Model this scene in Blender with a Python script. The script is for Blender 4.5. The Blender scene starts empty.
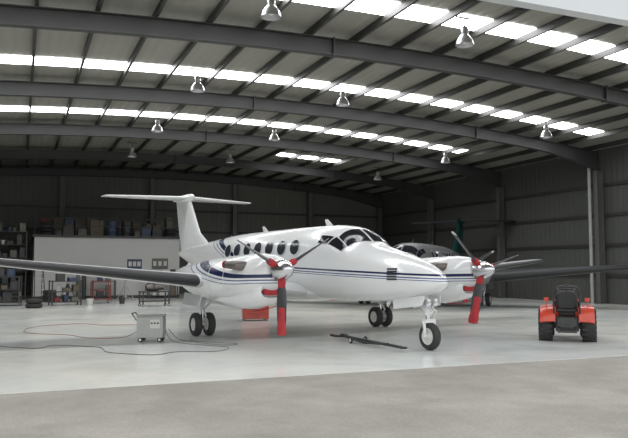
import bpy, bmesh, math, random
from math import sin, cos, pi, radians, sqrt, tan
from mathutils import Vector, Matrix
random.seed(7)
scene = bpy.context.scene
COL = scene.collection

# ---------------------------------------------------------------- materials
def mat(name, col, rough=0.5, metal=0.0, var=0.12, scale=4.0, bump=0.0, bscale=30.0, coat=0.0, spec=0.5):
    m = bpy.data.materials.new(name); m.use_nodes = True
    nt = m.node_tree; N = nt.nodes; L = nt.links
    b = N["Principled BSDF"]
    b.inputs["Roughness"].default_value = rough
    b.inputs["Metallic"].default_value = metal
    b.inputs["Coat Weight"].default_value = coat
    b.inputs["Specular IOR Level"].default_value = spec
    tc = N.new("ShaderNodeTexCoord")
    nz = N.new("ShaderNodeTexNoise"); nz.inputs["Scale"].default_value = scale
    nz.inputs["Detail"].default_value = 4
    L.new(tc.outputs["Object"], nz.inputs["Vector"])
    mx = N.new("ShaderNodeMix"); mx.data_type = 'RGBA'
    L.new(nz.outputs["Fac"], mx.inputs["Factor"])
    mx.inputs["A"].default_value = (col[0]*(1-var), col[1]*(1-var), col[2]*(1-var), 1)
    mx.inputs["B"].default_value = (min(1,col[0]*(1+var)), min(1,col[1]*(1+var)), min(1,col[2]*(1+var)), 1)
    L.new(mx.outputs["Result"], b.inputs["Base Color"])
    if bump > 0:
        n2 = N.new("ShaderNodeTexNoise"); n2.inputs["Scale"].default_value = bscale
        L.new(tc.outputs["Object"], n2.inputs["Vector"])
        bp = N.new("ShaderNodeBump"); bp.inputs["Strength"].default_value = bump
        bp.inputs["Distance"].default_value = 0.02
        L.new(n2.outputs["Fac"], bp.inputs["Height"])
        L.new(bp.outputs["Normal"], b.inputs["Normal"])
    return m

def ribbed(name, col, axis, pitch, rough=0.5, metal=0.2, var=0.15, strength=0.6):
    """corrugated sheet : ribs repeat along `axis`"""
    m = mat(name, col, rough, metal, var, 0.35)
    nt = m.node_tree; N = nt.nodes; L = nt.links; b = N["Principled BSDF"]
    tc = N.new("ShaderNodeTexCoord")
    sp = N.new("ShaderNodeSeparateXYZ"); L.new(tc.outputs["Object"], sp.inputs[0])
    mu = N.new("ShaderNodeMath"); mu.operation = 'MULTIPLY'; mu.inputs[1].default_value = 2*pi/pitch
    L.new(sp.outputs[axis], mu.inputs[0])
    sn = N.new("ShaderNodeMath"); sn.operation = 'SINE'; L.new(mu.outputs[0], sn.inputs[0])
    bp = N.new("ShaderNodeBump"); bp.inputs["Strength"].default_value = strength; bp.inputs["Distance"].default_value = 0.03
    L.new(sn.outputs[0], bp.inputs["Height"]); L.new(bp.outputs["Normal"], b.inputs["Normal"])
    return m

def emis(name, col, s):
    m = bpy.data.materials.new(name); m.use_nodes = True
    nt = m.node_tree; b = nt.nodes["Principled BSDF"]
    b.inputs["Base Color"].default_value = (*col, 1)
    b.inputs["Emission Color"].default_value = (*col, 1)
    b.inputs["Emission Strength"].default_value = s
    return m

def livery(name, base, z0, slope, w1, rear, wgrow=0.02, navy=(0.010, 0.016, 0.07), grey=(0.05, 0.08, 0.22), rough=0.22, curve_at=1.0):
    m = mat(name, base, rough, 0.0, 0.03, 2.0, coat=0.4)
    nt = m.node_tree; N = nt.nodes; L = nt.links; b = N["Principled BSDF"]
    src = b.inputs["Base Color"].links[0].from_socket
    tc = N.new("ShaderNodeTexCoord"); sp = N.new("ShaderNodeSeparateXYZ")
    L.new(tc.outputs["Object"], sp.inputs[0])
    def M(op, a, c=None):
        n = N.new("ShaderNodeMath"); n.operation = op
        for i, v in enumerate((a, c)):
            if v is None: continue
            if isinstance(v, (int, float)): n.inputs[i].default_value = v
            else: L.new(v, n.inputs[i])
        return n.outputs[0]
    X = sp.outputs["X"]; Z = sp.outputs["Z"]
    line = M('ADD', M('MULTIPLY', X, slope), z0)
    r = M('MAXIMUM', M('SUBTRACT', curve_at, X), 0.0)
    rr = M('MULTIPLY', M('MULTIPLY', r, r), rear)
    line = M('ADD', line, rr)
    wid = M('ADD', M('MULTIPLY', r, wgrow), w1)
    gap = M('ADD', M('MULTIPLY', r, wgrow*1.6), w1+0.045)
    k1 = M('LESS_THAN', M('ABSOLUTE', M('SUBTRACT', Z, line)), wid)
    k2 = M('LESS_THAN', M('ABSOLUTE', M('SUBTRACT', M('ADD', Z, gap), line)), 0.012)
    gap2 = M('MULTIPLY', gap, 1.7)
    k3 = M('LESS_THAN', M('ABSOLUTE', M('SUBTRACT', M('ADD', Z, gap2), line)), 0.008)
    mx = N.new("ShaderNodeMix"); mx.data_type = 'RGBA'
    L.new(k1, mx.inputs["Factor"]); L.new(src, mx.inputs["A"]); mx.inputs["B"].default_value = (*navy, 1)
    m2 = N.new("ShaderNodeMix"); m2.data_type = 'RGBA'
    L.new(M('MAXIMUM', k2, k3), m2.inputs["Factor"]); L.new(mx.outputs["Result"], m2.inputs["A"]); m2.inputs["B"].default_value = (*grey, 1)
    L.new(m2.outputs["Result"], b.inputs["Base Color"])
    return m

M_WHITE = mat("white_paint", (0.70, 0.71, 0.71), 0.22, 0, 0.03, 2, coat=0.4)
M_FUS = livery("fuselage_livery", (0.70, 0.71, 0.71), 1.64, -0.035, 0.020, 0.045, 0.016, curve_at=0.0)
M_NAC = livery("nacelle_livery", (0.70, 0.71, 0.71), 1.36, 0.02, 0.034, 0.055, 0.02, curve_at=3.3)
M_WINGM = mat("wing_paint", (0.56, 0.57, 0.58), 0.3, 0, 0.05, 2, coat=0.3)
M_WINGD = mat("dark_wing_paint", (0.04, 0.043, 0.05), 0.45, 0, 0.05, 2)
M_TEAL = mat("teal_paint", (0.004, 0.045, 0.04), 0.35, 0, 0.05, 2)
M_GLASS = mat("dark_glass", (0.012, 0.014, 0.018), 0.10, 0, 0.1, 2, coat=0.0, spec=0.22)
M_CABG = mat("cabin_glass", (0.035, 0.04, 0.048), 0.12, 0, 0.1, 2, coat=0.0, spec=0.4)
M_BOOT = mat("black_rubber_boot", (0.02, 0.02, 0.022), 0.5, 0, 0.15, 6)
M_TYRE = mat("tyre_rubber", (0.03, 0.03, 0.03), 0.75, 0, 0.2, 20, 0.2, 60)
M_HUB = mat("wheel_hub", (0.68, 0.68, 0.66), 0.4, 0.1, 0.15, 20)
M_GEAR = mat("gear_paint", (0.66, 0.67, 0.67), 0.35, 0.1, 0.15, 15)
M_CHROME = mat("chrome", (0.62, 0.62, 0.64), 0.2, 1.0, 0.05, 5)
M_STEEL = mat("exhaust_steel", (0.16, 0.14, 0.13), 0.4, 0.7, 0.3, 8)
M_BLADE = mat("propeller_blade", (0.05, 0.052, 0.058), 0.4, 0.3, 0.15, 6)
M_TIP = mat("blade_tip", (0.6, 0.6, 0.58), 0.4, 0, 0.05, 6)
M_RED = mat("red_fabric", (0.36, 0.025, 0.03), 0.8, 0, 0.3, 12, 0.4, 25)
M_REDP = mat("red_paint", (0.48, 0.045, 0.02), 0.3, 0, 0.08, 5, coat=0.4)
M_REDD = mat("dull_red_paint", (0.22, 0.04, 0.03), 0.5, 0, 0.15, 5)
M_BLACK = mat("black_plastic", (0.02, 0.02, 0.022), 0.5, 0, 0.15, 8)
M_DARK = mat("dark_metal", (0.055, 0.055, 0.055), 0.45, 0.4, 0.2, 8)
M_GREYC = mat("cabinet_paint", (0.35, 0.36, 0.34), 0.45, 0, 0.12, 6)
M_LABEL = mat("pale_plate", (0.55, 0.55, 0.52), 0.5, 0, 0.05, 6)
M_BEAM = mat("dark_steel_paint", (0.044, 0.045, 0.044), 0.5, 0.1, 0.15, 1.5)
M_PURL = mat("purlin_steel", (0.038, 0.037, 0.034), 0.5, 0.1, 0.15, 1.5)
M_COLM = mat("column_paint", (0.11, 0.11, 0.105), 0.5, 0.1, 0.12, 1.5)
M_ROOF = ribbed("roof_sheet", (0.275, 0.268, 0.235), "X", 0.3, 0.5, 0.0, 0.18, 0.2)
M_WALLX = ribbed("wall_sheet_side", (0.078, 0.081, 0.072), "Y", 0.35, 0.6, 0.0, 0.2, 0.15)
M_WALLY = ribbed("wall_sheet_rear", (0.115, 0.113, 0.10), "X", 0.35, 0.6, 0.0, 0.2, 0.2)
M_HEAD = mat("header_cladding", (0.60, 0.63, 0.65), 0.5, 0, 0.05, 0.6)
M_SKY = emis("skylight_panel", (0.97, 0.985, 1.0), 11.5)
M_LAMP = mat("spun_aluminium", (0.55, 0.56, 0.57), 0.35, 0.6, 0.1, 6)
M_BULB = mat("lamp_glass", (0.8, 0.8, 0.78), 0.2, 0, 0.05, 6)
M_OFFICE = mat("office_wall_paint", (0.52, 0.52, 0.50), 0.7, 0, 0.06, 0.8)
M_CARD = mat("cardboard", (0.14, 0.115, 0.085), 0.85, 0, 0.2, 5)
M_BLUE = mat("blue_plastic", (0.045, 0.065, 0.12), 0.5, 0, 0.15, 5)
M_OLIVE = mat("olive_paint", (0.13, 0.135, 0.11), 0.6, 0, 0.2, 5)
M_NAVY = mat("navy_paint", (0.012, 0.014, 0.03), 0.4, 0, 0.1, 5)
M_CABLE = mat("cable_rubber", (0.13, 0.125, 0.12), 0.6, 0, 0.1, 5)
M_CABLER = mat("red_cable_rubber", (0.30, 0.14, 0.11), 0.6, 0, 0.1, 5)

def floor_mat(name, c1, c2, rough, scale, bump=0.0, fine=0.35, spec=0.5, fscale=25, stains=0.0):
    m = bpy.data.materials.new(name); m.use_nodes = True
    nt = m.node_tree; N = nt.nodes; L = nt.links; b = N["Principled BSDF"]
    b.inputs["Specular IOR Level"].default_value = spec
    tc = N.new("ShaderNodeTexCoord")
    n1 = N.new("ShaderNodeTexNoise"); n1.inputs["Scale"].default_value = scale; n1.inputs["Detail"].default_value = 8
    n1.inputs["Roughness"].default_value = 0.65
    L.new(tc.outputs["Object"], n1.inputs["Vector"])
    cr = N.new("ShaderNodeValToRGB")
    cr.color_ramp.elements[0].position = 0.38; cr.color_ramp.elements[0].color = (*c1, 1)
    cr.color_ramp.elements[1].position = 0.62; cr.color_ramp.elements[1].color = (*c2, 1)
    L.new(n1.outputs["Fac"], cr.inputs["Fac"])
    n2 = N.new("ShaderNodeTexNoise"); n2.inputs["Scale"].default_value = scale*fscale; n2.inputs["Detail"].default_value = 4
    L.new(tc.outputs["Object"], n2.inputs["Vector"])
    r2 = N.new("ShaderNodeMapRange"); r2.inputs["From Min"].default_value = 0.3; r2.inputs["From Max"].default_value = 0.7
    r2.inputs["To Min"].default_value = 1-fine; r2.inputs["To Max"].default_value = 1.0
    L.new(n2.outputs["Fac"], r2.inputs["Value"])
    mx = N.new("ShaderNodeMix"); mx.data_type = 'RGBA'; mx.blend_type = 'MULTIPLY'
    mx.inputs["Factor"].default_value = 1
    L.new(cr.outputs["Color"], mx.inputs["A"]); L.new(r2.outputs["Result"], mx.inputs["B"])
    out = mx.outputs["Result"]
    if stains:
        n3 = N.new("ShaderNodeTexNoise"); n3.inputs["Scale"].default_value = 0.5; n3.inputs["Detail"].default_value = 6
        n3.inputs["Distortion"].default_value = 0.8
        L.new(tc.outputs["Object"], n3.inputs["Vector"])
        r3 = N.new("ShaderNodeMapRange"); r3.inputs["From Min"].default_value = 0.48; r3.inputs["From Max"].default_value = 0.72
        r3.inputs["To Min"].default_value = 1.0; r3.inputs["To Max"].default_value = 1-stains
        L.new(n3.outputs["Fac"], r3.inputs["Value"])
        m4 = N.new("ShaderNodeMix"); m4.data_type = 'RGBA'; m4.blend_type = 'MULTIPLY'; m4.inputs["Factor"].default_value = 1
        L.new(out, m4.inputs["A"]); L.new(r3.outputs["Result"], m4.inputs["B"]); out = m4.outputs["Result"]
    L.new(out, b.inputs["Base Color"])
    mr = N.new("ShaderNodeMapRange"); mr.inputs["To Min"].default_value = rough*0.6; mr.inputs["To Max"].default_value = rough*1.4
    L.new(n1.outputs["Fac"], mr.inputs["Value"]); L.new(mr.outputs["Result"], b.inputs["Roughness"])
    if bump:
        bp = N.new("ShaderNodeBump"); bp.inputs["Strength"].default_value = bump; bp.inputs["Distance"].default_value = 0.01
        L.new(n2.outputs["Fac"], bp.inputs["Height"]); L.new(bp.outputs["Normal"], b.inputs["Normal"])
    return m
M_FLOOR = floor_mat("epoxy_floor", (0.69, 0.72, 0.71), (0.85, 0.83, 0.75), 0.18, 0.13, 0, 0.05, 0.5, 30, 0.18)  # cream tone in the noise paints warm sunlit patches into the epoxy colour
M_APRON = floor_mat("apron_concrete", (0.275, 0.26, 0.23), (0.37, 0.35, 0.315), 0.85, 0.8, 0.3, 0.20, 0.25, 40, 0.14)

# ---------------------------------------------------------------- mesh builder
class MB:
    def __init__(s): s.v = []; s.f = []; s.m = []
    def add(s, vs, fs, mi=0):
        o = len(s.v); s.v += [tuple(v) for v in vs]
        s.f += [tuple(i+o for i in f) for f in fs]; s.m += [mi]*len(fs)
    def box(s, c, d, mi=0, rz=0.0, rx=0.0, ry=0.0, taper=1.0):
        R = Matrix.Rotation(rz, 3, 'Z') @ Matrix.Rotation(ry, 3, 'Y') @ Matrix.Rotation(rx, 3, 'X')
        vs = []
        for z in (-.5, .5):
            t = taper if z > 0 else 1
            for x, y in ((-.5, -.5), (.5, -.5), (.5, .5), (-.5, .5)):
                vs.append(R @ Vector((x*d[0]*t, y*d[1]*t, z*d[2])) + Vector(c))
        s.add(vs, [(3, 2, 1, 0), (4, 5, 6, 7), (0, 1, 5, 4), (1, 2, 6, 5), (2, 3, 7, 6), (3, 0, 4, 7)], mi)
    def loft(s, rings, mi=0, caps=(True, True), closed=True):
        n = len(rings[0]); vs = [p for r in rings for p in r]; fs = []
        for i in range(len(rings)-1):
            for j in range(n if closed else n-1):
                k = (j+1) % n
                fs.append((i*n+j, i*n+k, (i+1)*n+k, (i+1)*n+j))
        if caps[0]: fs.append(tuple(range(n-1, -1, -1)))
        if caps[1]: fs.append(tuple((len(rings)-1)*n+j for j in range(n)))
        s.add(vs, fs, mi)
    def tube(s, path, rad, seg=12, mi=0, caps=(True, True), flat=1.0):
        P = [Vector(p) for p in path]
        if isinstance(rad, (int, float)): rad = [rad]*len(P)
        rings = []; up = None
        for i, p in enumerate(P):
            t = (P[min(i+1, len(P)-1)] - P[max(i-1, 0)]).normalized()
            if up is None:
                a = Vector((0, 0, 1)) if abs(t.z) < 0.9 else Vector((1, 0, 0))
                up = (a - t*a.dot(t)).normalized()
            else:
                up = (up - t*up.dot(t)).normalized()
            w = t.cross(up)
            rings.append([p + (up*cos(2*pi*j/seg) + w*sin(2*pi*j/seg)*flat)*rad[i] for j in range(seg)])
        s.loft(rings, mi, caps)
    def cyl(s, a, b, r, r2=None, seg=16, mi=0):
        s.tube([a, b], [r, r if r2 is None else r2], seg, mi)
    def lathe(s, prof, o, axis, seg=32, mi=0, caps=(False, False)):
        ax = Vector(axis).normalized(); a = Vector((0, 0, 1)) if abs(ax.z) < .9 else Vector((1, 0, 0))
        u = (a-ax*a.dot(ax)).normalized(); w = ax.cross(u); o = Vector(o)
        s.loft([[o+ax*h+(u*cos(2*pi*j/seg)+w*sin(2*pi*j/seg))*r for j in range(seg)] for r, h in prof], mi, caps)
    def obj(s, name, mats, parent=None, bevel=0.0, ang=35, sub=0, kind=None, label=None):
        me = bpy.data.meshes.new(name)
        me.from_pydata(s.v, [], s.f); me.validate()
        for mm in (mats if isinstance(mats, (list, tuple)) else [mats]): me.materials.append(mm)
        if len(me.polygons) == len(s.m): me.polygons.foreach_set("material_index", s.m)
        bm = bmesh.new(); bm.from_mesh(me)
        bmesh.ops.recalc_face_normals(bm, faces=bm.faces); bm.to_mesh(me); bm.free()
        me.polygons.foreach_set("use_smooth", [True]*len(me.polygons))
        me.set_sharp_from_angle(angle=radians(ang))
        o = bpy.data.objects.new(name, me); COL.objects.link(o)
        if parent: o.parent = parent
        if bevel:
            b = o.modifiers.new("bevel", 'BEVEL'); b.width = bevel; b.segments = 2; b.limit_method = 'ANGLE'
        if kind: o["kind"] = kind
        if label: o["label"] = label
        return o

def thing(name, label, cat, loc=(0, 0, 0), rz=0.0, scale=1.0, group=None):
    e = bpy.data.objects.new(name, None); COL.objects.link(e)
    e.empty_display_size = 0.3
    e.location = loc; e.rotation_euler = (0, 0, rz); e.scale = (scale,)*3
    e["label"] = label; e["category"] = cat
    if group: e["group"] = group
    return e
def meta(o, label, cat, group=None, kind=None):
    o["label"] = label; o["category"] = cat
    if group: o["group"] = group
    if kind: o["kind"] = kind
    return o
def copy_thing(t, loc, rz=None, label=None):
    n = t.copy(); COL.objects.link(n); n.location = loc
    if rz is not None: n.rotation_euler = (0, 0, rz)
    if label: n["label"] = label
    for c in list(t.children):
        k = c.copy(); k.parent = n; COL.objects.link(k)
        for g in list(c.children):
            q = g.copy(); q.parent = k; COL.objects.link(q)
    return n

def pchip(xs, ys):
    n = len(xs); h = [xs[i+1]-xs[i] for i in range(n-1)]; dl = [(ys[i+1]-ys[i])/h[i] for i in range(n-1)]
    d = [0]*n; d[0] = dl[0]; d[-1] = dl[-1]
    for i in range(1, n-1):
        if dl[i-1]*dl[i] > 0:
            w1 = 2*h[i]+h[i-1]; w2 = h[i]+2*h[i-1]
            d[i] = (w1+w2)/(w1/dl[i-1]+w2/dl[i])
    def f(x):
        x = min(max(x, xs[0]), xs[-1]); i = 0
        while i < n-2 and x > xs[i+1]: i += 1
        t = (x-xs[i])/h[i]
        return ((1+2*t)*(1-t)**2)*ys[i] + t*(1-t)**2*h[i]*d[i] + t*t*(3-2*t)*ys[i+1] + t*t*(t-1)*h[i]*d[i+1]
    return f

# ================================================================= BUILDING
XL, XR, Y0, YB = -8.8, 24.8, 10.6, 47.1
FR = [10.6, 17.9, 25.2, 32.5, 39.8, 47.1]
def zb(x): return 7.58 - 0.0037*(x-8)**2          # rafter underside
RD = 0.48
def zr(x): return zb(x) + RD + 0.22               # roof sheet

YF = 9.85
b = MB(); b.box((8.0, (YF+YB+.6)/2, -0.1), (XR-XL+1.2, YB+.6-YF, 0.2))
fl = b.obj("floor", M_FLOOR, kind="structure")
b = MB(); b.box((8.0, YF+.1-25, -0.105), (80, 50, 0.2))
b.obj("ground", M_APRON, kind="structure")
# ceiling
b = MB(); xs = [XL-0.4+i*(XR-XL+0.8)/48 for i in range(49)]
r0 = [[(x, Y0-0.4, zr(x)) for x in xs], [(x, YB+0.3, zr(x)) for x in xs]]
r1 = [[(x, Y0-0.4, zr(x)+0.1) for x in xs], [(x, YB+0.3, zr(x)+0.1) for x in xs]]
b.loft(r0, 0, (False, False), False); b.loft(r1, 0, (False, False), False)
b.obj("ceiling", M_ROOF, kind="structure")
# walls
HS = zr(XR+.35)+0.04
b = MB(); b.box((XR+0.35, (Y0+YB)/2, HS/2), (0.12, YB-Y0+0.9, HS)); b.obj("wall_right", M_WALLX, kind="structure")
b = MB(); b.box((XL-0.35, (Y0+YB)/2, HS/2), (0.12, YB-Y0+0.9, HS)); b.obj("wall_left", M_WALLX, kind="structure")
b = MB()
xs2 = [XL-0.4+i*(XR-XL+0.8)/24 for i in range(25)]
b.loft([[(x, YB+0.2, 0) for x in xs2], [(x, YB+0.2, zr(x)+.03) for x in xs2]], 0, (False, False), False)
b.loft([[(x, YB+0.3, 0) for x in xs2], [(x, YB+0.3, zr(x)+.03) for x in xs2]], 0, (False, False), False)
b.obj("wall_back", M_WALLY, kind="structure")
# front header
b = MB()
b.loft([[(x, 10.15, 6.42), (x, 10.4, 6.42), (x, 10.4, zr(x)+0.05), (x, 10.15, zr(x)+0.05)] for x in xs2])
b.obj("wall_front", M_HEAD, kind="structure")

# rafters
def ring_I(x, y, zt, dep, w=0.24, t=0.025):
    z0 = zt-dep; h = w/2
    return [(x, y-h, z0), (x, y+h, z0), (x, y+h, z0+t), (x, y+0.012, z0+t), (x, y+0.012, zt-t), (x, y+h, zt-t),
            (x, y+h, zt), (x, y-h, zt), (x, y-h, zt-t), (x, y-0.012, zt-t), (x, y-0.012, z0+t), (x, y-h, z0+t)]
for i, y in enumerate(FR[:-1] + [46.9]):
    if i == 0: y = 10.75
    b = MB(); rr = []
    for k in range(49):
        x = XL+k*(XR-XL)/48
        e = min(x-XL, XR-x); dep = RD + 0.35*max(0, 1-e/3.0)
        rr.append(ring_I(x, y, zb(x)+RD, dep))
    b.loft(rr)
    for sx in (-2, 8.0, 18):
        b.box((sx, y, zb(sx)+RD/2), (0.05, 0.26, RD+.06))
    o = b.obj("roof_rafter", M_BEAM, ang=30)
    meta(o, "dark painted steel I-beam rafter arching across the hangar roof", "beam", "roof rafters")
# columns
def column(x, y, h, m=M_COLM, d=0.36, w=0.24):
    b = MB(); t = 0.02
    b.box((-d/2+t/2, 0, h/2), (t, w, h)); b.box((d/2-t/2, 0, h/2), (t, w, h)); b.box((0, 0, h/2), (d-2*t, 0.014, h))
    b.box((0, 0, 0.012), (d+0.1, w+0.1, 0.024))
    o = b.obj("steel_column", m); o.location = (x, y, 0)
    return meta(o, "grey painted steel I-section column standing against the hangar wall", "column", "hangar wall columns")
for i, y in enumerate(FR[:-1] + [46.9]):
    if i == 0: y = 10.75
    column(XR-0.0, y, zb(XR)-0.36); column(XL+0.0, y, zb(XL)-0.36)
for x in (-3.2, 2.4, 8.0, 13.6, 19.2):
    c = column(x, 46.9, zb(x)-0.02)
# purlins
x = XL+0.5
while x < XR:
    b = MB(); z1 = zr(x)-0.005; z0 = z1-0.2; t = 0.012
    pr = [(-.04, z0), (.04, z0), (.04, z0+.03), (.04-t, z0+.03), (.04-t, z0+t), (-.04+t, z0+t), (-.04+t, z1-t), (.04, z1-t), (.04, z1), (-.04, z1)]
    b.loft([[(x+p[0], Y0-0.1, p[1]) for p in pr], [(x+p[0], YB, p[1]) for p in pr]])
    o = b.obj("roof_purlin", M_PURL)
    meta(o, "thin dark steel purlin running the length of the roof", "beam", "roof purlins")
    x += 1.42
# wall girts
for z in (1.3, 2.7, 4.1, 5.5):
    b = MB(); b.box((XR+0.24, (Y0+YB)/2, z), (0.08, YB-Y0, 0.14)); o = b.obj("wall_girt", M_PURL)
    meta(o, "horizontal dark steel girt fixed along the side wall", "beam", "wall girts")
    b = MB(); b.box((8.0, YB+0.13, z), (XR-XL, 0.08, 0.14)); o = b.obj("wall_girt", M_PURL)
    meta(o, "horizontal dark steel girt fixed along the rear wall", "beam", "wall girts")
# drain pipe
b = MB(); b.cyl((24.50, 25.45, 0), (24.50, 25.45, 6.3), .075, seg=14)
for z in (1, 3, 5): b.cyl((24.50, 25.45, z), (24.50, 25.45, z+.08), .09, seg=14)
meta(b.obj("drain_pipe", M_GREYC), "pale vertical drain pipe beside a steel column", "pipe")
# skylights
for n, (y, xa, xb) in enumerate(((15.7, XL+1.2, XR-1.2), (23.3, XL+1.2, XR-1.6), (30.5, XL+1.2, 21.0), (37.8, 13.5, 17.5))):
    b = MB(); hw = 0.46
    xs3 = [xa+i*(xb-xa)/40 for i in range(41)]
    b.loft([[(x, y-hw, zr(x)-0.02) for x in xs3], [(x, y+hw, zr(x)-0.02) for x in xs3]], 0, (False, False), False)
    b.obj("window_%d" % (n+1), M_SKY, kind="structure")
# lamps
lamp = thing("high_bay_lamp", "aluminium bell-shaped high bay lamp hanging from the roof purlins", "lamp", (5.2, 15.1, 7.38), group="hanging high bay lamps")
b = MB(); b.lathe([(0.24, -0.02), (0.235, 0.0), (0.20, 0.12), (0.13, 0.22), (0.085, 0.27), (0.08, 0.27), (0.125, 0.21), (0.19, 0.11), (0.225, 0.0), (0.24, -0.02)], (0, 0, 0), (0, 0, 1), 28)
b.obj("reflector", M_LAMP, lamp, ang=60)
b = MB(); b.lathe([(0.0, 0.26), (0.085, 0.26), (0.095, 0.30), (0.095, 0.42), (0.06, 0.47), (0.0, 0.47)], (0, 0, 0), (0, 0, 1), 20)
b.obj("ballast_housing", M_LAMP, lamp)
b = MB(); b.lathe([(0.0, 0.02), (0.05, 0.04), (0.07, 0.10), (0.05, 0.17), (0.03, 0.24), (0, 0.25)], (0, 0, 0), (0, 0, 1), 16)
b.obj("bulb", M_BULB, lamp)
b = MB(); b.cyl((0, 0, 0.46), (0, 0, 0.70), 0.014, seg=8); b.box((0, 0, 0.70), (0.5, 0.05, 0.03))
b.obj("hanger_rod", M_DARK, lamp)
for yy in (15.1, 22.4, 29.7, 36.9):
    for xx in (5.2, 10.4, 19.4):
        if (xx, yy) == (5.2, 15.1): continue
        if xx > 19 and yy < 16: continue
        copy_thing(lamp, (xx+(.1 if xx == 10.4 and yy < 16 else 0), yy, 7.38 - (0.5 if xx > 19 else 0)))

# ================================================================= AIRCRAFT
SX = [-8.45,-7.5,-6,-4,-2.5,0,1.5,2.2,2.60,2.95,3.30,3.8,4.35,4.90,5.26,5.46,5.54,5.58]
TOPf = pchip(SX, [2.22,2.33,2.42,2.54,2.60,2.61,2.60,2.58,2.52,2.37,2.15,2.01,1.88,1.71,1.56,1.44,1.38,1.31])
BOTf = pchip(SX, [2.05,1.80,1.42,1.05,.90,.86,.86,.86,.86,.87,.88,.90,.94,1.01,1.10,1.19,1.25,1.30])
HWf = pchip(SX, [.04,.16,.38,.62,.74,.78,.78,.76,.74,.72,.68,.62,.53,.41,.28,.16,.09,.01])
ZCf = pchip(SX, [2.14,2.10,2.00,1.92,1.88,1.86,1.85,1.82,1.77,1.68,1.59,1.52,1.45,1.39,1.35,1.32,1.31,1.30])
PW = 0.80
def surf(x, th, off=0.0):
    hw, zc = HWf(x), ZCf(x); c, s = cos(th), sin(th)
    r = (TOPf(x)-zc) if s > 0 else (zc-BOTf(x))
    y = hw*math.copysign(abs(c)**PW, c); z = zc+r*math.copysign(abs(s)**PW, s)
    return Vector((x, y+off*c, z+off*s))
def th_of(x, z, side):
    zc = ZCf(x); r = (TOPf(x)-zc) if z > zc else (zc-BOTf(x))
    q = min(1, abs(z-zc)/r)**(1/PW); a = math.asin(q)*(1 if z > zc else -1)
    return a if side > 0 else pi-a
def naca(t, n=14):
    up = []
    for i in range(n+1):
        x = 0.5*(1-cos(pi*i/n))
        y = 5*t*(0.2969*sqrt(x)-0.126*x-0.3516*x*x+0.2843*x**3-0.1036*x**4)
        up.append((x, y))
    return up
def foil(t, n=14, cut=1.0):
    up = [p for p in naca(t, n) if p[0] <= cut+1e-6]
    lo = [(p[0], -0.75*p[1]) for p in up[1:]]
    return list(reversed(up)) + lo

def wheel(parent, c, r, w, name="wheel", hubm=None, ax=(0, 1, 0), hf=1.0):
    b = MB(); h = w/2
    pr = [(r*.52*hf, -h*.75), (r*.60*hf, -h*.95), (r*.80, -h), (r*.94, -h*.75), (r, -h*.35), (r*.985, -h*.3), (r, -h*.22), (r, h*.22), (r*.985, h*.3), (r, h*.35), (r*.94, h*.75), (r*.80, h), (r*.60*hf, h*.95), (r*.52*hf, h*.75)]
    b.lathe(pr, c, ax, 36, 0)
    for s in (-1, 1):
        b.lathe([(r*.54*hf, s*h*.80), (r*.50*hf, s*h*.84), (r*.46*hf, s*h*.6), (r*.25, s*h*.55), (r*.2, s*h*.88), (0.001, s*h*.92)], c, ax, 24, 1)
    return b.obj(name, [M_TYRE, hubm or M_HUB], parent, ang=50)

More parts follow.
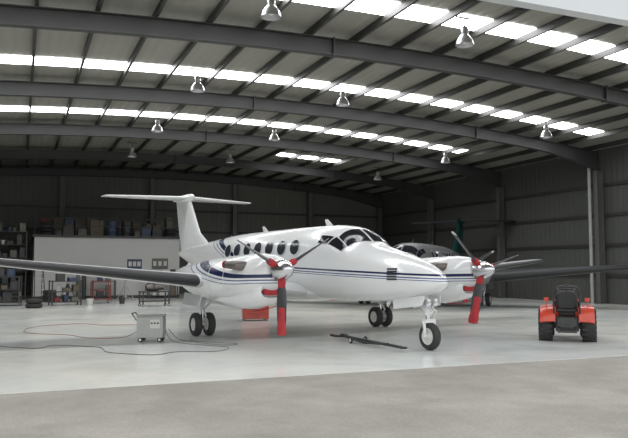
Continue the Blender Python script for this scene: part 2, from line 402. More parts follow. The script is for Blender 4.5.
def build_aircraft(label, loc, rz, scale, finm, fusm, nacm, wingm, prop_angles, main=True):
    A = thing("airplane", label, "airplane", loc, rz, scale)
    b = MB(); rings = []; n = 64
    X = [-8.45+i*(2.5+8.45)/40 for i in range(40)] + [2.5+i*0.07 for i in range(14)] + [3.5+i*.1 for i in range(17)] + [5.19,5.25,5.31,5.37,5.43,5.48,5.52,5.55,5.567,5.58]
    for x in X: rings.append([surf(x, 2*pi*j/n) for j in range(n)])
    b.loft(rings)
    F = b.obj("fuselage", fusm, A, ang=50)
    b = MB(); rr = []
    for i in range(21):
        u = i/20; x = 2.1-4.3*u; s = sin(pi*u)**0.5 if 0 < u < 1 else 0.02
        rr.append([(x, 0.86*s*cos(2*pi*j/24), 1.02+0.26*s*sin(2*pi*j/24)) for j in range(24)])
    b.loft(rr); b.obj("wing_fairing", M_WHITE, A, ang=60)
    for side in (-1, 1):
        for x0 in (1.15, 0.50, -0.15, -0.80, -1.45, -2.10, -2.75):
            b = MB(); z0 = 2.09
            for (ra, rb, mi, off) in ((0.0, 0.175, 1, 0.012), (0.175, 0.195, 0, 0.016)):
                vs = []; fs = []; ns = 28; rads = [ra+(rb-ra)*q/3 for q in range(4)]
                for r in rads:
                    for j in range(ns):
                        xx = x0+r*1.22*cos(2*pi*j/ns); zz = z0+r*sin(2*pi*j/ns)
                        vs.append(surf(xx, th_of(xx, zz, side), off))
                for q in range(3):
                    for j in range(ns):
                        kx = (j+1) % ns; fs.append((q*ns+j, q*ns+kx, (q+1)*ns+kx, (q+1)*ns+j))
                b.add(vs, fs, mi)
            b.obj("cabin_window", [M_GEAR, M_CABG], F, ang=60)
    def patch(name, cs, m, off=0.014, nu=12, nv=12):
        b = MB(); vs = []; fs = []
        for i in range(nu+1):
            for j in range(nv+1):
                u, v = i/nu, j/nv
                x = (1-u)*(1-v)*cs[0][0]+u*(1-v)*cs[1][0]+u*v*cs[2][0]+(1-u)*v*cs[3][0]
                t = (1-u)*(1-v)*cs[0][1]+u*(1-v)*cs[1][1]+u*v*cs[2][1]+(1-u)*v*cs[3][1]
                vs.append(surf(x, t, off))
        for i in range(nu):
            for j in range(nv):
                a = i*(nv+1)+j; fs.append((a, a+1, a+nv+2, a+nv+1))
        b.add(vs, fs); return b.obj(name, m, F, ang=60)
    R = radians
    for sg in (1, -1):
        g = lambda d: R(90+sg*d)
        patch("windshield", [(3.26, g(1.2)), (3.14, g(52)), (2.78, g(47)), (2.78, g(1.2))], M_GLASS)
        patch("cockpit_side_window", [(3.11, g(53.5)), (3.02, g(69)), (2.54, g(69)), (2.72, g(49))], M_GLASS)
        patch("cockpit_side_window", [(2.64, g(51)), (2.48, g(69)), (2.14, g(69)), (2.20, g(53))], M_GLASS)
    if main:
        for i in range(5):
            b = MB(); z1 = 1.35+i*0.050; vs = []; fs = []
            for q in range(7):
                xx = 4.42+q*0.042
                for zz in (z1, z1+0.036): vs.append(surf(xx, th_of(xx, zz, -1), 0.008))
            for q in range(6): fs.append((2*q, 2*q+1, 2*q+3, 2*q+2))
            b.add(vs, fs); b.obj("nose_emblem_bar", M_NAVY, F)
    for (xa, za) in ((1.4, 2.57), (-1.9, 2.57)):
        b = MB()
        b.loft([[(xa, -.02, za), (xa+.3, -.01, za), (xa+.3, .01, za), (xa, .02, za)], [(xa-.1, -.01, za+.2), (xa+.02, -.005, za+.2), (xa+.02, .005, za+.2), (xa-.1, .01, za+.2)]])
        b.obj("antenna", M_WHITE if main else M_DARK, F)
    # wings
    secs = [(0.45, 1.45, 2.5, .17), (2.6, 1.35, 2.3, .16), (3.2, 1.25, 2.15, .155), (8.3, 0.62, 1.05, .12), (8.65, 0.50, 0.85, .10), (8.85, 0.25, 0.45, .06)]
    dh = 0.1 if main else 0.075
    for sg in (-1, 1):
        b = MB(); bb = MB()
        fo = foil(.5)
        tf = 1.08 if main else 1.7
        rings = [[(xl-c*p[0], sg*y, 0.98+dh*y+c*p[1]*tf*t/.5) for p in fo] for (y, xl, c, t) in secs]
        b.loft(rings)
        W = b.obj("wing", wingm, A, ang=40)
        fb = foil(.5, 14, 0.14)
        rr = [[(xl+0.006-c*p[0], sg*y, 0.98+dh*y+1.03*c*p[1]*tf*t/.5) for p in fb] for (y, xl, c, t) in secs[2:5]]
        bb.loft(rr, 0, (False, False), False); bb.obj("deicing_boot", M_BOOT, W, ang=60)
    # tail
    b = MB(); fo = foil(.5); tk = .43 if main else .28
    fs = [(2.15, -5.4, 3.0, .06), (2.55, -6.1, 2.35, .08), (2.8, -6.6, 1.95, .09), (4.05, -7.55, 1.35, .09)]
    b.loft([[(xl-c*p[0], c*p[1]*t/tk, z) for p in fo] for (z, xl, c, t) in fs])
    b.obj("tail_fin", finm, A, ang=40)
    b = MB()
    b.loft([[(xl-c*p[0], y, 4.08+c*p[1]*t/.5) for p in fo] for (y, xl, c, t) in
            [(-2.75, -8.3, .6, .08), (-2.6, -8.2, .75, .09), (0, -7.5, 1.45, .1), (2.6, -8.2, .75, .09), (2.75, -8.3, .6, .08)]])
    b.obj("horizontal_stabilizer", M_WHITE if main else M_WINGD, A, ang=40)
    b = MB(); b.tube([(-7.2, 0, 4.08), (-7.4, 0, 4.08), (-8.2, 0, 4.08), (-9.2, 0, 4.08)], [.01, .12, .14, .02], 14)
    b.obj("tail_bullet_fairing", finm, A, ang=40)
    for sg in (-1, 1):
        b = MB()
        b.loft([[(-5.6, sg*.25, 1.62), (-7.2, sg*.12, 1.85), (-7.2, sg*.10, 1.85), (-5.6, sg*.23, 1.62)],
                [(-6.6, sg*.48, 1.35), (-7.3, sg*.42, 1.45), (-7.3, sg*.40, 1.45), (-6.6, sg*.46, 1.35)]])
        b.obj("ventral_strake", M_WHITE if main else fusm, A)
    # nacelles / props / gear
    NX = [-2.0,-1.2,0,1.5,2.3,3.0,3.4,3.62,3.74]
    zc = pchip(NX, [1.42,1.42,1.38,1.38,1.39,1.44,1.50,1.54,1.56])
    rw = pchip(NX, [.03,.24,.44,.53,.54,.50,.42,.33,.24])
    rt = pchip(NX, [.03,.20,.36,.46,.48,.45,.36,.29,.22])
    rb = pchip(NX, [.03,.26,.46,.55,.56,.50,.40,.31,.23])
    HZ = 1.56
    for si, sg in enumerate((-1, 1)):
        yn = sg*2.615
        b = MB(); rr = []
        for i in range(45):
            x = -2.0+5.74*i/44
            r = []
            for j in range(32):
                a = 2*pi*j/32; s = sin(a)
                r.append((x, yn+rw(x)*cos(a), zc(x)+(rt(x) if s > 0 else rb(x))*s))
            rr.append(r)
        b.loft(rr)
        Nn = b.obj("engine_nacelle", nacm, A, ang=50)
        b = MB(); rr = []
        se = lambda v, p: math.copysign(abs(v)**p, v)
        for x, hw, hh, z in [(1.2, .25, .13, .96), (1.9, .38, .23, .98), (2.7, .39, .27, 1.02), (3.30, .34, .22, 1.09), (3.48, .30, .17, 1.13), (3.53, .26, .14, 1.14), (3.38, .23, .11, 1.14)]:
            rr.append([(x, yn+hw*se(cos(2*pi*j/24), .8), z+hh*se(sin(2*pi*j/24), .85)) for j in range(24)])
        b.loft(rr); b.obj("air_intake", fusm if not main else M_WHITE, Nn, ang=40)
        b = MB(); rr = []
        for x, k2 in [(3.38, .70), (3.49, .70), (3.50, .6)]:
            rr.append([(x, yn+.26*k2*se(cos(2*pi*j/24), .8), 1.14+.12*k2*se(sin(2*pi*j/24), .85)) for j in range(24)])
        b.loft(rr); b.obj("intake_plug", M_RED, Nn, ang=40)
        for s2 in (-1, 1):
            b = MB()
            pa = [(3.12, yn+s2*.36, 1.62), (3.10, yn+s2*.49, 1.63), (3.0, yn+s2*.57, 1.64), (2.82, yn+s2*.61, 1.65), (2.66, yn+s2*.62, 1.66)]
            b.tube(pa, [.10, .095, .09, .08, .075], 16, 0, (True, True), 0.8)
            b.obj("exhaust_stack", M_STEEL, Nn, ang=50)
            b = MB(); b.tube([(2.69, yn+s2*.619, 1.66), (2.64, yn+s2*.62, 1.66), (2.62, yn+s2*.62, 1.66)], [.08, .08, .06], 14)
            b.obj("exhaust_cover", M_RED, Nn, ang=50)
            # cowl panel seam
            b = MB()
            for (xs_, za_, zb_) in ((2.35, -.6, .9), (1.55, -.6, .9)):
                pp = []
                for q in range(9):
                    a = za_+(zb_-za_)*q/8
                    yy_ = (rw(xs_)+.004)*cos(a)*s2; zz_ = zc(xs_)+((rt(xs_) if a > 0 else rb(xs_))+.004)*sin(a)
                    pp.append((xs_, yn+yy_, zz_))
                b.tube(pp, .006, 6)
            b.obj("cowl_seam", M_GEAR, Nn)
        hub = Vector((3.88, yn, HZ))
        b = MB(); b.lathe([(0.0, -.16), (.20, -.16), (.205, 0), (.19, .1), (.15, .22), (.09, .33), (.03, .39), (0.0, .40)], hub, (1, 0, 0), 28)
        P = b.obj("propeller", M_CHROME, A, ang=40)
        a0 = prop_angles[si]
        for kk in range(3):
            a = R(a0+120*kk); dv = Vector((0, cos(a), sin(a))); tv = Vector((0, -sin(a), cos(a)))
            b = MB(); rr = []
            for r_, ch, th, tw in [(.12, .10, .10, 24), (.25, .13, .085, 22), (.4, .20, .055, 20), (.65, .24, .036, 16), (.95, .23, .026, 12), (1.12, .20, .018, 10), (1.17, .18, .014, 8), (1.20, .13, .01, 8), (1.23, .03, .006, 8)]:
                t = R(tw+8); cx = Vector((cos(t), 0, 0))+tv*sin(t); nx = Vector((-sin(t), 0, 0))+tv*cos(t)
                rr.append([hub+dv*r_+cx*ch/2*cos(2*pi*j/14)+nx*th/2*sin(2*pi*j/14) for j in range(14)])
            b.loft(rr[:6]); b.loft(rr[5:], 1, (False, True))
            b.obj("propeller_blade", [M_BLADE, M_TIP], P, ang=50)
            b = MB(); rr = []
            for r_, k3 in ((.17, .9), (.20, 1.1), (.26, 1.15), (.32, 1.05), (.35, .8)):
                rr.append([hub+dv*r_+Vector((.085*k3*cos(2*pi*j/14), 0, 0))+tv*.06*k3*sin(2*pi*j/14) for j in range(14)])
            b.loft(rr); b.obj("blade_root_wrap", M_RED, P, ang=60)
            if kk == 0:
                b = MB(); rr = []
                prof = [(.72, .09, .035), (.76, .14, .052), (.90, .13, .046), (1.02, .145, .055), (1.12, .17, .07), (1.24, .16, .07), (1.255, .05, .02)] if sg < 0 else \
                       [(.64, .09, .035), (.69, .15, .052), (.85, .135, .048), (1.0, .15, .06), (1.12, .18, .075), (1.24, .17, .07), (1.255, .05, .02)]
                for r_, wx, wt in prof:
                    rr.append([hub+dv*r_+Vector((wx/2*1.6*cos(2*pi*j/16), 0, 0))+tv*wt*sin(2*pi*j/16)*(1+.12*sin(5*j)) for j in range(16)])
                b.loft(rr); b.obj("blade_sleeve", M_RED, P, ang=60)
        b = MB(); a = R(a0)
        b.tube([hub+Vector((.05, 0.74*cos(a), .74*sin(a))), (3.66, yn+.02, .86), (3.1, yn, .75), (2.7, yn, .74)], .010, 8)
        b.obj("tie_strap", M_RED, Nn, ang=60)
        # main gear
        b = MB()
        b.cyl((0, yn, 1.25), (0, yn, .62), .065); b.cyl((0, yn, .66), (0, yn, .27), .042, mi=1)
        b.cyl((0, yn-.24, .275), (0, yn+.24, .275), .035)
        b.tube([(.9, yn, 1.0), (.05, yn, .62)], .03, 10); b.tube([(.06, yn, .62), (.2, yn, .48), (.05, yn, .34)], .022, 8)
        b.tube([(0, yn-.2, 1.10), (0, yn, .72)], .022, 8)
        G = b.obj("main_landing_gear", [M_GEAR, M_CHROME], A)
        for s2 in (-1, 1):
            wheel(G, (0, yn+s2*.165, .275), .275, .17)
            b = MB(); b.loft([[(.75, yn+s2*.33, .97), (-.35, yn+s2*.33, 1.02), (-.35, yn+s2*.31, 1.02), (.75, yn+s2*.31, .97)],
                              [(.65, yn+s2*.38, .72), (-.30, yn+s2*.38, .74), (-.30, yn+s2*.36, .74), (.65, yn+s2*.36, .72)]])
            b.obj("gear_door", fusm if not main else M_WHITE, G, bevel=.006)
    # nose gear
    xn = 5.1
    b = MB()
    b.cyl((xn-.14, 0, 1.06), (xn-.05, 0, .66), .06); b.cyl((xn-.055, 0, .68), (xn-.03, 0, .52), .045, mi=1)
    b.box((xn-.03, 0, .56), (.12, .26, .07))
    for s2 in (-1, 1):
        b.tube([(xn-.03, s2*.12, .56), (xn, s2*.13, .40), (xn, s2*.125, .265)], [.035, .03, .035], 10)
        b.tube([(xn-.04, s2*.03, .86), (xn+.15, s2*.05, .75), (xn+.02, s2*.07, .60)], .018, 8)
        b.tube([(xn-.75, s2*.12, 1.0), (xn-.10, s2*.05, .80)], .022, 10)
        b.tube([(xn-.12, s2*.16, 1.0), (xn-.07, s2*.06, .74)], .016, 8)
    b.cyl((xn, -.15, .265), (xn, .15, .265), .03)
    b.cyl((xn-.02, -.11, .84), (xn-.02, .11, .84), .03)
    b.lathe([(.085, -.03), (.085, .03)], (xn-.06, 0, .70), (.1, 0, -1), 16, 0, (True, True))
    G = b.obj("nose_landing_gear", [M_GEAR, M_CHROME], A)
    wheel(G, (xn, 0, .265), .265, .17, hf=1.15)
    for s2 in (-1, 1):
        b = MB(); b.lathe([(.02, -.07), (.05, -.05), (.075, .0), (.075, .02), (.0, .03)], (xn+.06, s2*.09, .92), (1, 0, -.1), 16)
        b.obj("taxi_light", M_CHROME, G)
        b = MB(); b.loft([[(xn+.1, s2*.2, 1.06), (xn-.85, s2*.24, .96), (xn-.85, s2*.225, .96), (xn+.1, s2*.185, 1.06)],
                          [(xn+.05, s2*.24, .86), (xn-.8, s2*.27, .76), (xn-.8, s2*.255, .76), (xn+.05, s2*.225, .86)]])
        b.obj("gear_door", M_WHITE if main else fusm, G, bevel=.005)
    return A

HD = radians(-81.15)
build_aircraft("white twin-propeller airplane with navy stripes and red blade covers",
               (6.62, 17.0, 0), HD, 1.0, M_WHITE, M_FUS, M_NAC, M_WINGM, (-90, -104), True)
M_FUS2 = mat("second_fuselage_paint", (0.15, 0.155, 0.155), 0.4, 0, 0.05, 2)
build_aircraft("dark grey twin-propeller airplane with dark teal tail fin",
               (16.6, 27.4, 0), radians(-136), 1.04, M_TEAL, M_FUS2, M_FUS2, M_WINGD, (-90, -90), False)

# ================================================================= GROUND EQUIPMENT
T = thing("tractor", "small red ride-on tractor with black seat seen from behind", "tractor", (11.15, 12.35, 0), radians(48))
b = MB(); b.box((.35, 0, .42), (1.5, .30, .22)); b.box((0, 0, .38), (.36, .48, .32)); b.box((-.32, 0, .42), (.14, .40, .18)); b.box((.55, 0, .30), (.5, .60, .05))
b.tube([(-.25, -.17, .34), (-.62, -.17, .24)], .03, 8); b.tube([(-.25, .17, .34), (-.62, .17, .24)], .03, 8); b.cyl((-.38, 0, .40), (-.62, 0, .42), .03); b.cyl((-.60, -.2, .24), (-.60, .2, .24), .02)
b.cyl((0, -.5, .35), (0, .5, .35), .05)
b.obj("chassis", M_DARK, T, bevel=.015)
b = MB(); rr = []
for x, w, zt in [(.55, .27, .92), (.7, .29, .96), (1.1, .28, .93), (1.3, .25, .86), (1.38, .20, .74)]:
    rr.append([(x, -w, .48), (x, -w, zt-.12), (x, -w+.06, zt-.03), (x, 0, zt), (x, w-.06, zt-.03), (x, w, zt-.12), (x, w, .48)])
b.loft(rr); b.obj("hood", M_REDP, T, bevel=.01)
for s in (-1, 1):
    b = MB(); rr = []
    for i in range(15):
        a = radians(15+152*i/14); ro = .44; x = ro*cos(a); z = .35+ro*sin(a)
        x2 = .39*cos(a); z2 = .35+.39*sin(a)
        rr.append([(x, s*.24, z), (x, s*.46, z), (x*.97, s*.56, z-.03), (x2*.97, s*.55, z2-.03), (x2, s*.24, z2)])
    b.loft(rr); b.box((0, s*.245, .62), (.56, .03, .26))
    b.obj("fender", M_REDP, T, bevel=.01)
    b = MB(); b.tube([(-.22, s*.42, .72), (-.22, s*.42, .88)], .012, 8); b.box((-.22, s*.42, .91), (.06, .10, .08)); b.obj("marker_light", M_REDP, T, bevel=.008)
    w = wheel(T, (0, s*.45, .34), .34, .29, "rear_wheel", M_LABEL)
    b = MB()
    for kx in range(18):
        a = 2*pi*kx/18
        for s3 in (-1, 1):
            a2 = a+(.17 if s3 > 0 else 0)
            b.box((.335*cos(a2), s*.45+s3*.07, .34+.335*sin(a2)), (.035, .15, .04), 0, 0, 0, -a2)
    b.obj("tyre_tread", M_TYRE, w)
    wheel(T, (1.12, s*.36, .21), .21, .16, "front_wheel", M_LABEL)
b = MB(); b.cyl((1.12, -.33, .21), (1.12, .33, .21), .03); b.box((1.12, 0, .28), (.12, .2, .16)); b.obj("front_axle", M_DARK, T)
b = MB(); b.box((.05, 0, .70), (.46, .44, .13)); b.box((.05, 0, .61), (.3, .34, .1))
rr = []
for z, w, x in [(.71, .20, -.16), (.82, .23, -.19), (.95, .23, -.22), (1.02, .21, -.24), (1.07, .17, -.255), (1.10, .10, -.26)]:
    rr.append([(x-.07, -w*.8, z), (x-.07, w*.8, z), (x-.03, w, z), (x+.05, w, z), (x+.05, -w, z), (x-.03, -w, z)])
b.loft(rr)
for s in (-1, 1): b.box((.02, s*.25, .85), (.30, .05, .05)); b.box((-.14, s*.25, .77), (.05, .04, .18))
b.obj("seat", M_BLACK, T, bevel=.025)
b = MB(); tor = [(.46+.17*cos(2*pi*i/24)*.8, .18*sin(2*pi*i/24), 1.12+.17*cos(2*pi*i/24)*.5) for i in range(25)]
b.tube(tor, .018, 8); b.tube([(.62, 0, .88), (.46, 0, 1.12)], .025, 8); b.tube([(.46, -.17, 1.12), (.46, .17, 1.12)], .012, 6)
b.obj("steering_wheel", M_BLACK, T)
b = MB()
b.tube([(-.34, -.26, .50), (-.36, -.27, 1.10), (-.36, -.21, 1.19), (-.36, .21, 1.19), (-.36, .27, 1.10), (-.34, .26, .50)], .020, 8)
b.obj("roll_bar", M_BLACK, T)

C = thing("power_cart", "light grey metal ground power unit on small wheels with cables", "power unit", (2.70, 15.75, 0), radians(-20), .93)
b = MB(); b.box((0, 0, .34), (.60, .46, .48)); b.box((0, 0, .60), (.64, .50, .03)); b.obj("cabinet", M_GREYC, C, bevel=.012)
b = MB(); b.box((.12, -.235, .42), (.22, .012, .20)); b.obj("control_panel", M_LABEL, C)
for i in range(3):
    b = MB(); b.cyl((.05+i*.07, -.24, .44), (.05+i*.07, -.262, .44), .02, seg=12)
    b.obj("knob", M_BLACK, C)
b = MB(); b.tube([(-.31, -.2, .5), (-.42, -.2, .66), (-.42, .2, .66), (-.31, .2, .5)], .014, 8); b.obj("handle", M_DARK, C)
for sx in (-.22, .22):
    for sy in (-.2, .2):
        wheel(C, (sx, sy, .055), .055, .04)
        b = MB(); b.box((sx, sy*.82, .08), (.05, .03, .1)); b.obj("caster_bracket", M_DARK, C)

def cable(pts, r, label, m):
    P = [Vector(p) for p in pts]; path = []
    Q = [P[0]]+P+[P[-1]]
    for i in range(1, len(Q)-2):
        for k in range(8):
            t = k/8; a, b_, c, d = Q[i-1], Q[i], Q[i+1], Q[i+2]
            p = 0.5*((2*b_)+(c-a)*t+(2*a-5*b_+4*c-d)*t*t+(3*b_-a-3*c+d)*t**3)
            p.z = max(p.z, r); path.append(p)
    path.append(P[-1])
    b = MB(); b.tube(path, r, 8)
    o = b.obj("power_cable", m, ang=60)
    return meta(o, label, "cable")
cable([(2.95, 15.42, .25), (3.05, 15.2, .05), (3.4, 14.7, .007), (3.9, 13.9, .007), (3.5, 13.3, .007), (2.8, 13.5, .007), (2.3, 13.2, .007), (1.6, 13.9, .007), (1.5, 14.9, .007), (.7, 15.6, .007), (.3, 15.2, .007), (-.8, 16.4, .007), (-1.8, 17.5, .007)], .007, "black cable snaking across the floor beside the power unit", M_CABLE)
cable([(2.45, 16.1, .2), (2.2, 16.6, .03), (1.5, 17.0, .007), (1.1, 18.0, .007), (.2, 19.0, .007), (.4, 20.8, .007), (1.6, 21.6, .007), (2.2, 20.8, .007), (3.4, 20.4, .007), (3.6, 18.9, .007), (3.4, 18.0, .007)], .007, "long reddish cable looping over the floor behind power unit", M_CABLER)
cable([(3.07, 15.72, .25), (3.3, 15.6, .03), (3.7, 15.0, .02), (4.2, 14.3, .03), (3.9, 14.1, .03), (3.5, 14.9, .03), (3.6, 15.9, .009)], .007, "black cable loop lying near the main wheels", M_CABLE)

TB = thing("tow_bar", "black steel tow bar lying on the floor near the nose wheel", "tow bar", (6.70, 13.05, 0), radians(-89), .88)
b = MB(); b.tube([(-1.45, 0, .10), (1.35, 0, .10)], .034, 12); b.tube([(-1.5, -.08, .13), (-.2, -.10, .06), (.8, -.02, .12)], .026, 8); b.obj("shaft", M_BLACK, TB)
b = MB(); b.tube([(-1.45, 0, .10), (-1.62, .16, .10), (-1.9, .17, .10)], .03, 10); b.tube([(-1.45, 0, .10), (-1.62, -.16, .10), (-1.9, -.17, .10)], .03, 10); b.tube([(-1.9, .17, .1), (-1.9, .10, .1)], .025, 8); b.tube([(-1.9, -.17, .1), (-1.9, -.10, .1)], .025, 8)
b.obj("yoke", M_BLACK, TB)
b = MB(); lo = [(1.35+.07+.07*cos(a), .07*sin(a), .10) for a in [2*pi*i/16 for i in range(17)]]; b.tube(lo, .018, 8); b.obj("tow_eye", M_BLACK, TB)
b = MB(); b.tube([(-.7, -.2, .08), (-.7, .2, .08)], .015, 8); b.obj("axle", M_DARK, TB)
for s in (-1, 1): wheel(TB, (-.7, s*.2, .08), .08, .05)

RC = thing("tool_chest", "solid red tool chest standing beneath the fuselage", "tool chest", (6.75, 21.0, 0), radians(-10))
b = MB(); b.box((0, 0, .30), (.80, .45, .48)); b.obj("body", M_REDP, RC, bevel=.012)
b = MB(); b.box((0, 0, .565), (.84, .49, .05)); b.obj("lid", M_REDP, RC, bevel=.012)
for i in range(3):
    b = MB(); b.box((0, -.232, .14+i*.15), (.72, .02, .13)); d = b.obj("drawer", M_REDP, RC, bevel=.005)
    b = MB(); b.tube([(-.10, -.24, .15+i*.15), (-.10, -.26, .15+i*.15), (.10, -.26, .15+i*.15), (.10, -.24, .15+i*.15)], .006, 6); b.obj("handle", M_DARK, d)
for sx in (-.33, .33):
    for sy in (-.17, .17): wheel(RC, (sx, sy, .035), .035, .03)

# ================================================================= OFFICE AND CLUTTER
b = MB(); b.box((4.55, 43.5, 1.65), (7.7, 6.6, 3.3)); b.obj("wall_office", M_OFFICE, kind="structure")
b = MB(); b.box((4.55, 43.5, 3.36), (7.9, 6.8, 0.12)); b.obj("trim_1", M_BEAM, kind="structure")
b = MB(); b.box((4.55, 40.18, .08), (7.7, .03, .16)); b.obj("baseboard_office", M_BEAM, kind="structure")
for i, (x, w, h, mm, lb) in enumerate([(5.9, .8, .55, M_BLUE, "dark blue notice board with pale sheets on office wall"), (7.3, .9, .6, M_OLIVE, "dark framed poster board on the white office wall")]):
    nb = thing("notice_board", lb, "notice board", (x, 40.198, 1.6))
    b = MB(); b.box((0, -.015, h/2), (w, .03, h)); b.obj("board", mm, nb, bevel=.004)
    for q in range(3):
        b = MB(); b.box((-w/2+.16+q*(w-.32)/2, -.034, h*.52), (.17, .004, .26)); b.obj("paper_sheet", M_LABEL, nb)
RL = thing("railing", "dark steel pipe railing along the top of the office", "railing", (4.55, 40.3, 3.42))
for z in (.5, .95):
    b = MB(); b.cyl((-3.85, 0, z), (3.85, 0, z), .022, seg=8); b.obj("rail", M_DARK, RL)
for i in range(8):
    b = MB(); xx = -3.85+i*1.1; b.cyl((xx, 0, 0), (xx, 0, .95), .022, seg=8); b.obj("post", M_DARK, RL)
cols = [(M_CARD, "brown cardboard box"), (M_OLIVE, "olive storage crate"), (M_BLUE, "blue plastic crate"), (M_DARK, "dark metal case"), (M_LABEL, "pale grey carton"), (M_REDD, "dull red plastic crate")]
def crate(x, y, z, s, idx, where, rz=0.0):
    m, l = cols[idx]
    t = thing("storage_box", l+" "+where, "box", (x, y, z), rz)
    b = MB(); b.box((0, 0, s[2]*.45), (s[0], s[1], s[2]*.9)); b.obj("body", m, t, bevel=.01)
    b = MB(); b.box((0, 0, s[2]*.95), (s[0]*1.03, s[1]*1.03, s[2]*.1)); b.obj("lid", m, t, bevel=.008)
    return t
def tyre_stack(x, y, z, n, r=.33):
    for i in range(n):
        t = thing("spare_tyre", "black spare tyre lying flat in a small stack", "tyre", (x, y, z+i*.19), 0, 1, "stacked spare tyres")
        wheel(t, (0, 0, .095), r, .19, "tyre", M_DARK, (0, 0, 1))
def gas_bottle(x, y, m, lb):
    t = thing("gas_cylinder", lb, "gas cylinder", (x, y, 0))
    b = MB(); b.lathe([(0, 0), (.11, 0), (.115, .02), (.115, 1.15), (.09, 1.28), (.04, 1.34), (.04, 1.38), (0, 1.38)], (0, 0, 0), (0, 0, 1), 20); b.obj("shell", m, t)
    b = MB(); b.cyl((0, 0, 1.38), (0, 0, 1.46), .025, seg=8); b.cyl((-.05, 0, 1.44), (.05, 0, 1.44), .015, seg=8); b.obj("valve", M_CHROME, t)
def drum(x, y, z, m, lb):
    t = thing("oil_drum", lb, "drum", (x, y, z))
    b = MB(); b.lathe([(0, 0), (.28, 0), (.29, .01), (.29, .28), (.3, .3), (.29, .32), (.29, .58), (.3, .6), (.29, .62), (.29, .87), (.28, .88), (.27, .865), (0, .865)], (0, 0, 0), (0, 0, 1), 28); b.obj("shell", m, t)
    b = MB(); b.cyl((.15, 0, .865), (.15, 0, .885), .03, seg=12); b.obj("bung", M_DARK, t)
def bucket(x, y, z, m, lb, s=1.0):
    t = thing("bucket", lb, "bucket", (x, y, z), random.uniform(0, 3), s)
    b = MB(); b.lathe([(0, 0), (.11, 0), (.15, .28), (.155, .28), (.155, .30), (.14, .30), (.105, .015), (0, .015)], (0, 0, 0), (0, 0, 1), 20); b.obj("pail", m, t)
    b = MB(); b.tube([(-.15, 0, .28), (-.12, .0, .38), (0, 0, .43), (.12, 0, .38), (.15, 0, .28)], .006, 6); b.obj("handle", M_DARK, t)
for row, yb in ((0, 41.2), (1, 42.6)):
    xx = 1.0
    while xx < 8.0:
        w = random.uniform(.3, .75)
        ti = random.random()
        if ti < .22: tyre_stack(xx+.34, yb+.1, 3.42, random.randint(2, 4+row)); w = .7
        elif ti < .34: drum(xx+.31, yb+.1, 3.42, random.choice([M_BLUE, M_OLIVE, M_DARK]), "dark oil drum standing on top of the office"); w = .64
        elif ti < .5:
            w = .6; crate(xx+.3, yb, 3.42, (.56, .5, .4), 3, "at the bottom of a pile on the office"); crate(xx+.28, yb, 3.82, (.42, .4, random.uniform(.2, .4)+row*.3), random.choice([0, 1, 5]), "stacked on another box")
        else: crate(xx+w/2, yb+random.uniform(-.1, .2), 3.42, (w*.95, .6, random.uniform(.25, .9)+row*.45), random.choice([0, 1, 2, 3, 3, 1]), "sitting on top of the office")
        xx += w+.05+random.choice([0, 0, .12])

def rack(x, y, w, d, h, n, rz, mframe, lb, top=False, pal=(0, 1, 2, 3, 3, 1, 3)):
    t = thing("storage_rack", lb, "shelf rack", (x, y, 0), rz)
    for sx in (-1, 1):
        for sy in (-1, 1):
            b = MB(); b.box((sx*(w/2-.03), sy*(d/2-.03), h/2), (.05, .05, h)); b.obj("upright", mframe, t)
    zs = [.15+i*(h-.2)/(n-1) for i in range(n)]
    for z in zs:
        b = MB(); b.box((0, 0, z), (w-.1, d-.04, .035)); b.obj("shelf", mframe, t)
    sp = (h-.2)/(n-1)
    for z in (zs if top else zs[:-1]):
        u = -w/2+.12+random.uniform(0, .12)
        while u < w/2-.3:
            ww = random.uniform(.22, .55); hh = random.uniform(.3, .85)*sp
            ww = min(ww, w/2-.1-u)
            c, s = cos(rz), sin(rz); px, py = u+ww/2, random.uniform(-.05, .02)
            X_, Y_ = x+px*c-py*s, y+px*s+py*c
            k = random.random()
            if k < .22 and sp > .36: bucket(X_, Y_, z+.018, random.choice([M_DARK, M_OLIVE, M_LABEL, M_BLUE]), "small paint bucket standing on a rack shelf", min(.75, sp*1.6)); ww = .3
            else: crate(X_, Y_, z+.018, (ww*.85, d*random.uniform(.4, .6), hh), random.choice(pal), "resting on a rack shelf", rz+random.uniform(-.15, .15))
            u += ww+random.uniform(.02, .12)
    return t
rack(-1.1, 40.6, 2.9, .9, 3.6, 6, 0, M_BEAM, "tall dark steel pallet rack loaded with boxes", True, (3, 3, 3, 1, 2, 3, 0))
rack(1.9, 33.2, 1.3, .6, 1.1, 3, radians(12), M_DARK, "low open shelf rack with assorted supplies", True, (0, 1, 5, 3, 4, 2))
rack(-.55, 33.6, 1.3, .7, 1.3, 3, radians(-8), M_DARK, "dark steel parts stand near the hangar wall", True, (3, 3, 1, 0, 2))
rack(7.3, 39.3, 1.6, .6, 1.0, 2, radians(0), M_DARK, "low dark workbench with parts against the office wall", True, (3, 1, 4, 0, 5))
rack(4.2, 39.4, 1.2, .6, 1.0, 2, radians(0), M_DARK, "small dark shelf bench against the office wall", True, (3, 1, 3, 0, 2))
tyre_stack(-.3, 36.6, 0, 4); tyre_stack(.6, 31.3, 0, 2); tyre_stack(1.4, 36.9, 0, 3)
gas_bottle(2.9, 39.6, M_OLIVE, "olive gas cylinder standing against the office wall")
gas_bottle(3.2, 39.65, M_DARK, "dark gas cylinder standing against the office wall")
bucket(2.9, 32.6, 0, M_LABEL, "pale bucket standing on the floor"); bucket(4.4, 33.6, 0, M_DARK, "dark bucket standing on the floor")
TR = thing("trolley", "dull red tubular steel trolley frame on casters", "trolley", (3.55, 34.6, 0), radians(4))
b = MB()
for sx in (-.4, .4):
    b.tube([(sx, -.28, .12), (sx, -.28, 1.0), (sx, .28, 1.0), (sx, .28, .12)], .022, 8)
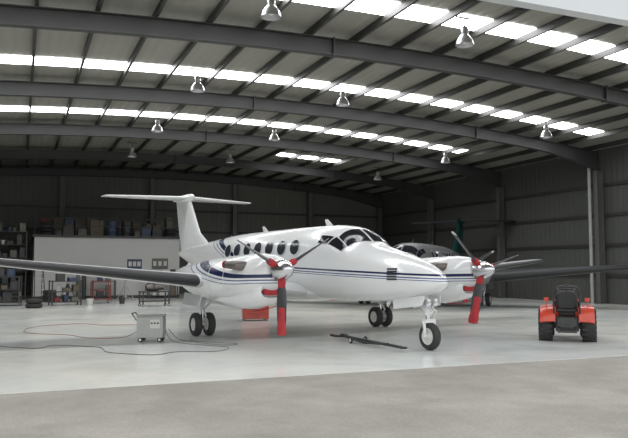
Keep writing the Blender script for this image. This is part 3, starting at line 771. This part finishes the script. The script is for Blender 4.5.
for z in (.2, .6, 1.0):
    for sy in (-.28, .28): b.cyl((-.4, sy, z), (.4, sy, z), .02, seg=8)
b.obj("frame", M_REDD, TR)
for z in (.23, .62):
    b = MB(); b.box((0, 0, z), (.78, .54, .02)); b.obj("shelf", M_DARK, TR)
for sx in (-.4, .4):
    for sy in (-.28, .28): wheel(TR, (sx, sy, .06), .06, .04)
WC = thing("work_cart", "dark steel work cart with engine parts near the office", "cart", (5.4, 30.9, 0), radians(8))
b = MB(); b.box((0, 0, .62), (1.25, .6, .05)); b.obj("top", M_DARK, WC, bevel=.008)
b = MB(); b.box((0, 0, .22), (1.2, .55, .04)); b.obj("shelf", M_DARK, WC)
for sx in (-.57, .57):
    for sy in (-.25, .25):
        b = MB(); b.box((sx, sy, .35), (.05, .05, .52)); b.obj("leg", M_DARK, WC)
        wheel(WC, (sx, sy, .06), .06, .04)
EP = thing("engine_part", "dark steel engine section lying on the work cart", "engine part", (5.4, 30.9, .645), radians(8))
b = MB(); b.lathe([(0, -.4), (.12, -.38), (.16, -.2), (.16, .1), (.10, .22), (.10, .38), (0, .4)], (0, 0, .16), (1, 0, 0), 20); b.obj("casing", M_STEEL, EP)
b = MB(); b.lathe([(.165, -.03), (.19, -.03), (.19, .0), (.165, .0)], (-.05, 0, .19), (1, 0, 0), 20); b.obj("flange", M_DARK, EP)
def jack(x, y, lb, m):
    t = thing("aircraft_jack", lb, "jack", (x, y, 0), random.uniform(0, 2))
    b = MB(); b.cyl((0, 0, .12), (0, 0, .85), .07); b.obj("cylinder_body", m, t)
    b = MB(); b.cyl((0, 0, .85), (0, 0, 1.15), .035); b.lathe([(0, 0), (.06, 0), (.06, .03), (0, .05)], (0, 0, 1.15), (0, 0, 1), 12); b.obj("ram", M_CHROME, t)
    for k in range(3):
        a = 2*pi*k/3; b = MB(); b.tube([(.06*cos(a), .06*sin(a), .75), (.5*cos(a), .5*sin(a), .03)], .022, 8)
        b.tube([(.06*cos(a), .06*sin(a), .2), (.48*cos(a), .48*sin(a), .06)], .016, 8)
        b.box((.5*cos(a), .5*sin(a), .012), (.12, .12, .024)); b.obj("leg", m, t)
jack(5.0, 37.0, "grey tripod aircraft jack standing by the office wall", M_GREYC)
jack(2.3, 38.2, "dark tripod aircraft jack standing by the office wall", M_DARK)
SL = thing("step_ladder", "dark step ladder standing in front of the office wall", "ladder", (.9, 38.3, 0), radians(10))
for sx in (-.25, .25):
    b = MB(); b.tube([(sx, -.45, 0.02), (sx*.8, 0, 1.9)], .025, 8); b.obj("front_rail", M_DARK, SL)
    b = MB(); b.tube([(sx, .45, 0.02), (sx*.8, .03, 1.9)], .02, 8); b.obj("rear_rail", M_DARK, SL)
for i in range(6):
    b = MB(); z = .3+i*.27; b.box((0, -.45+.45*z/1.9, z), (.47-.05*z, .12, .03)); b.obj("step", M_LABEL, SL)
drum(8.9, 39.2, 0, M_BLUE, "blue oil drum standing on the floor")
drum(9.7, 39.6, 0, M_OLIVE, "olive oil drum standing on the floor")

# ================================================================= LIGHT & CAMERA
w = bpy.data.worlds.new("sky"); scene.world = w; w.use_nodes = True
bg = w.node_tree.nodes["Background"]; bg.inputs[0].default_value = (0.97, 0.985, 1.0, 1); bg.inputs[1].default_value = 1.6

cam = bpy.data.cameras.new("camera"); cam.sensor_width = 36; cam.lens = 708/628*36
co = bpy.data.objects.new("camera", cam); COL.objects.link(co)
co.location = (0, 0, 1.55); co.rotation_euler = (radians(90+4.12), 0, radians(-22.55))
scene.camera = co
scene.view_settings.view_transform = 'Standard'
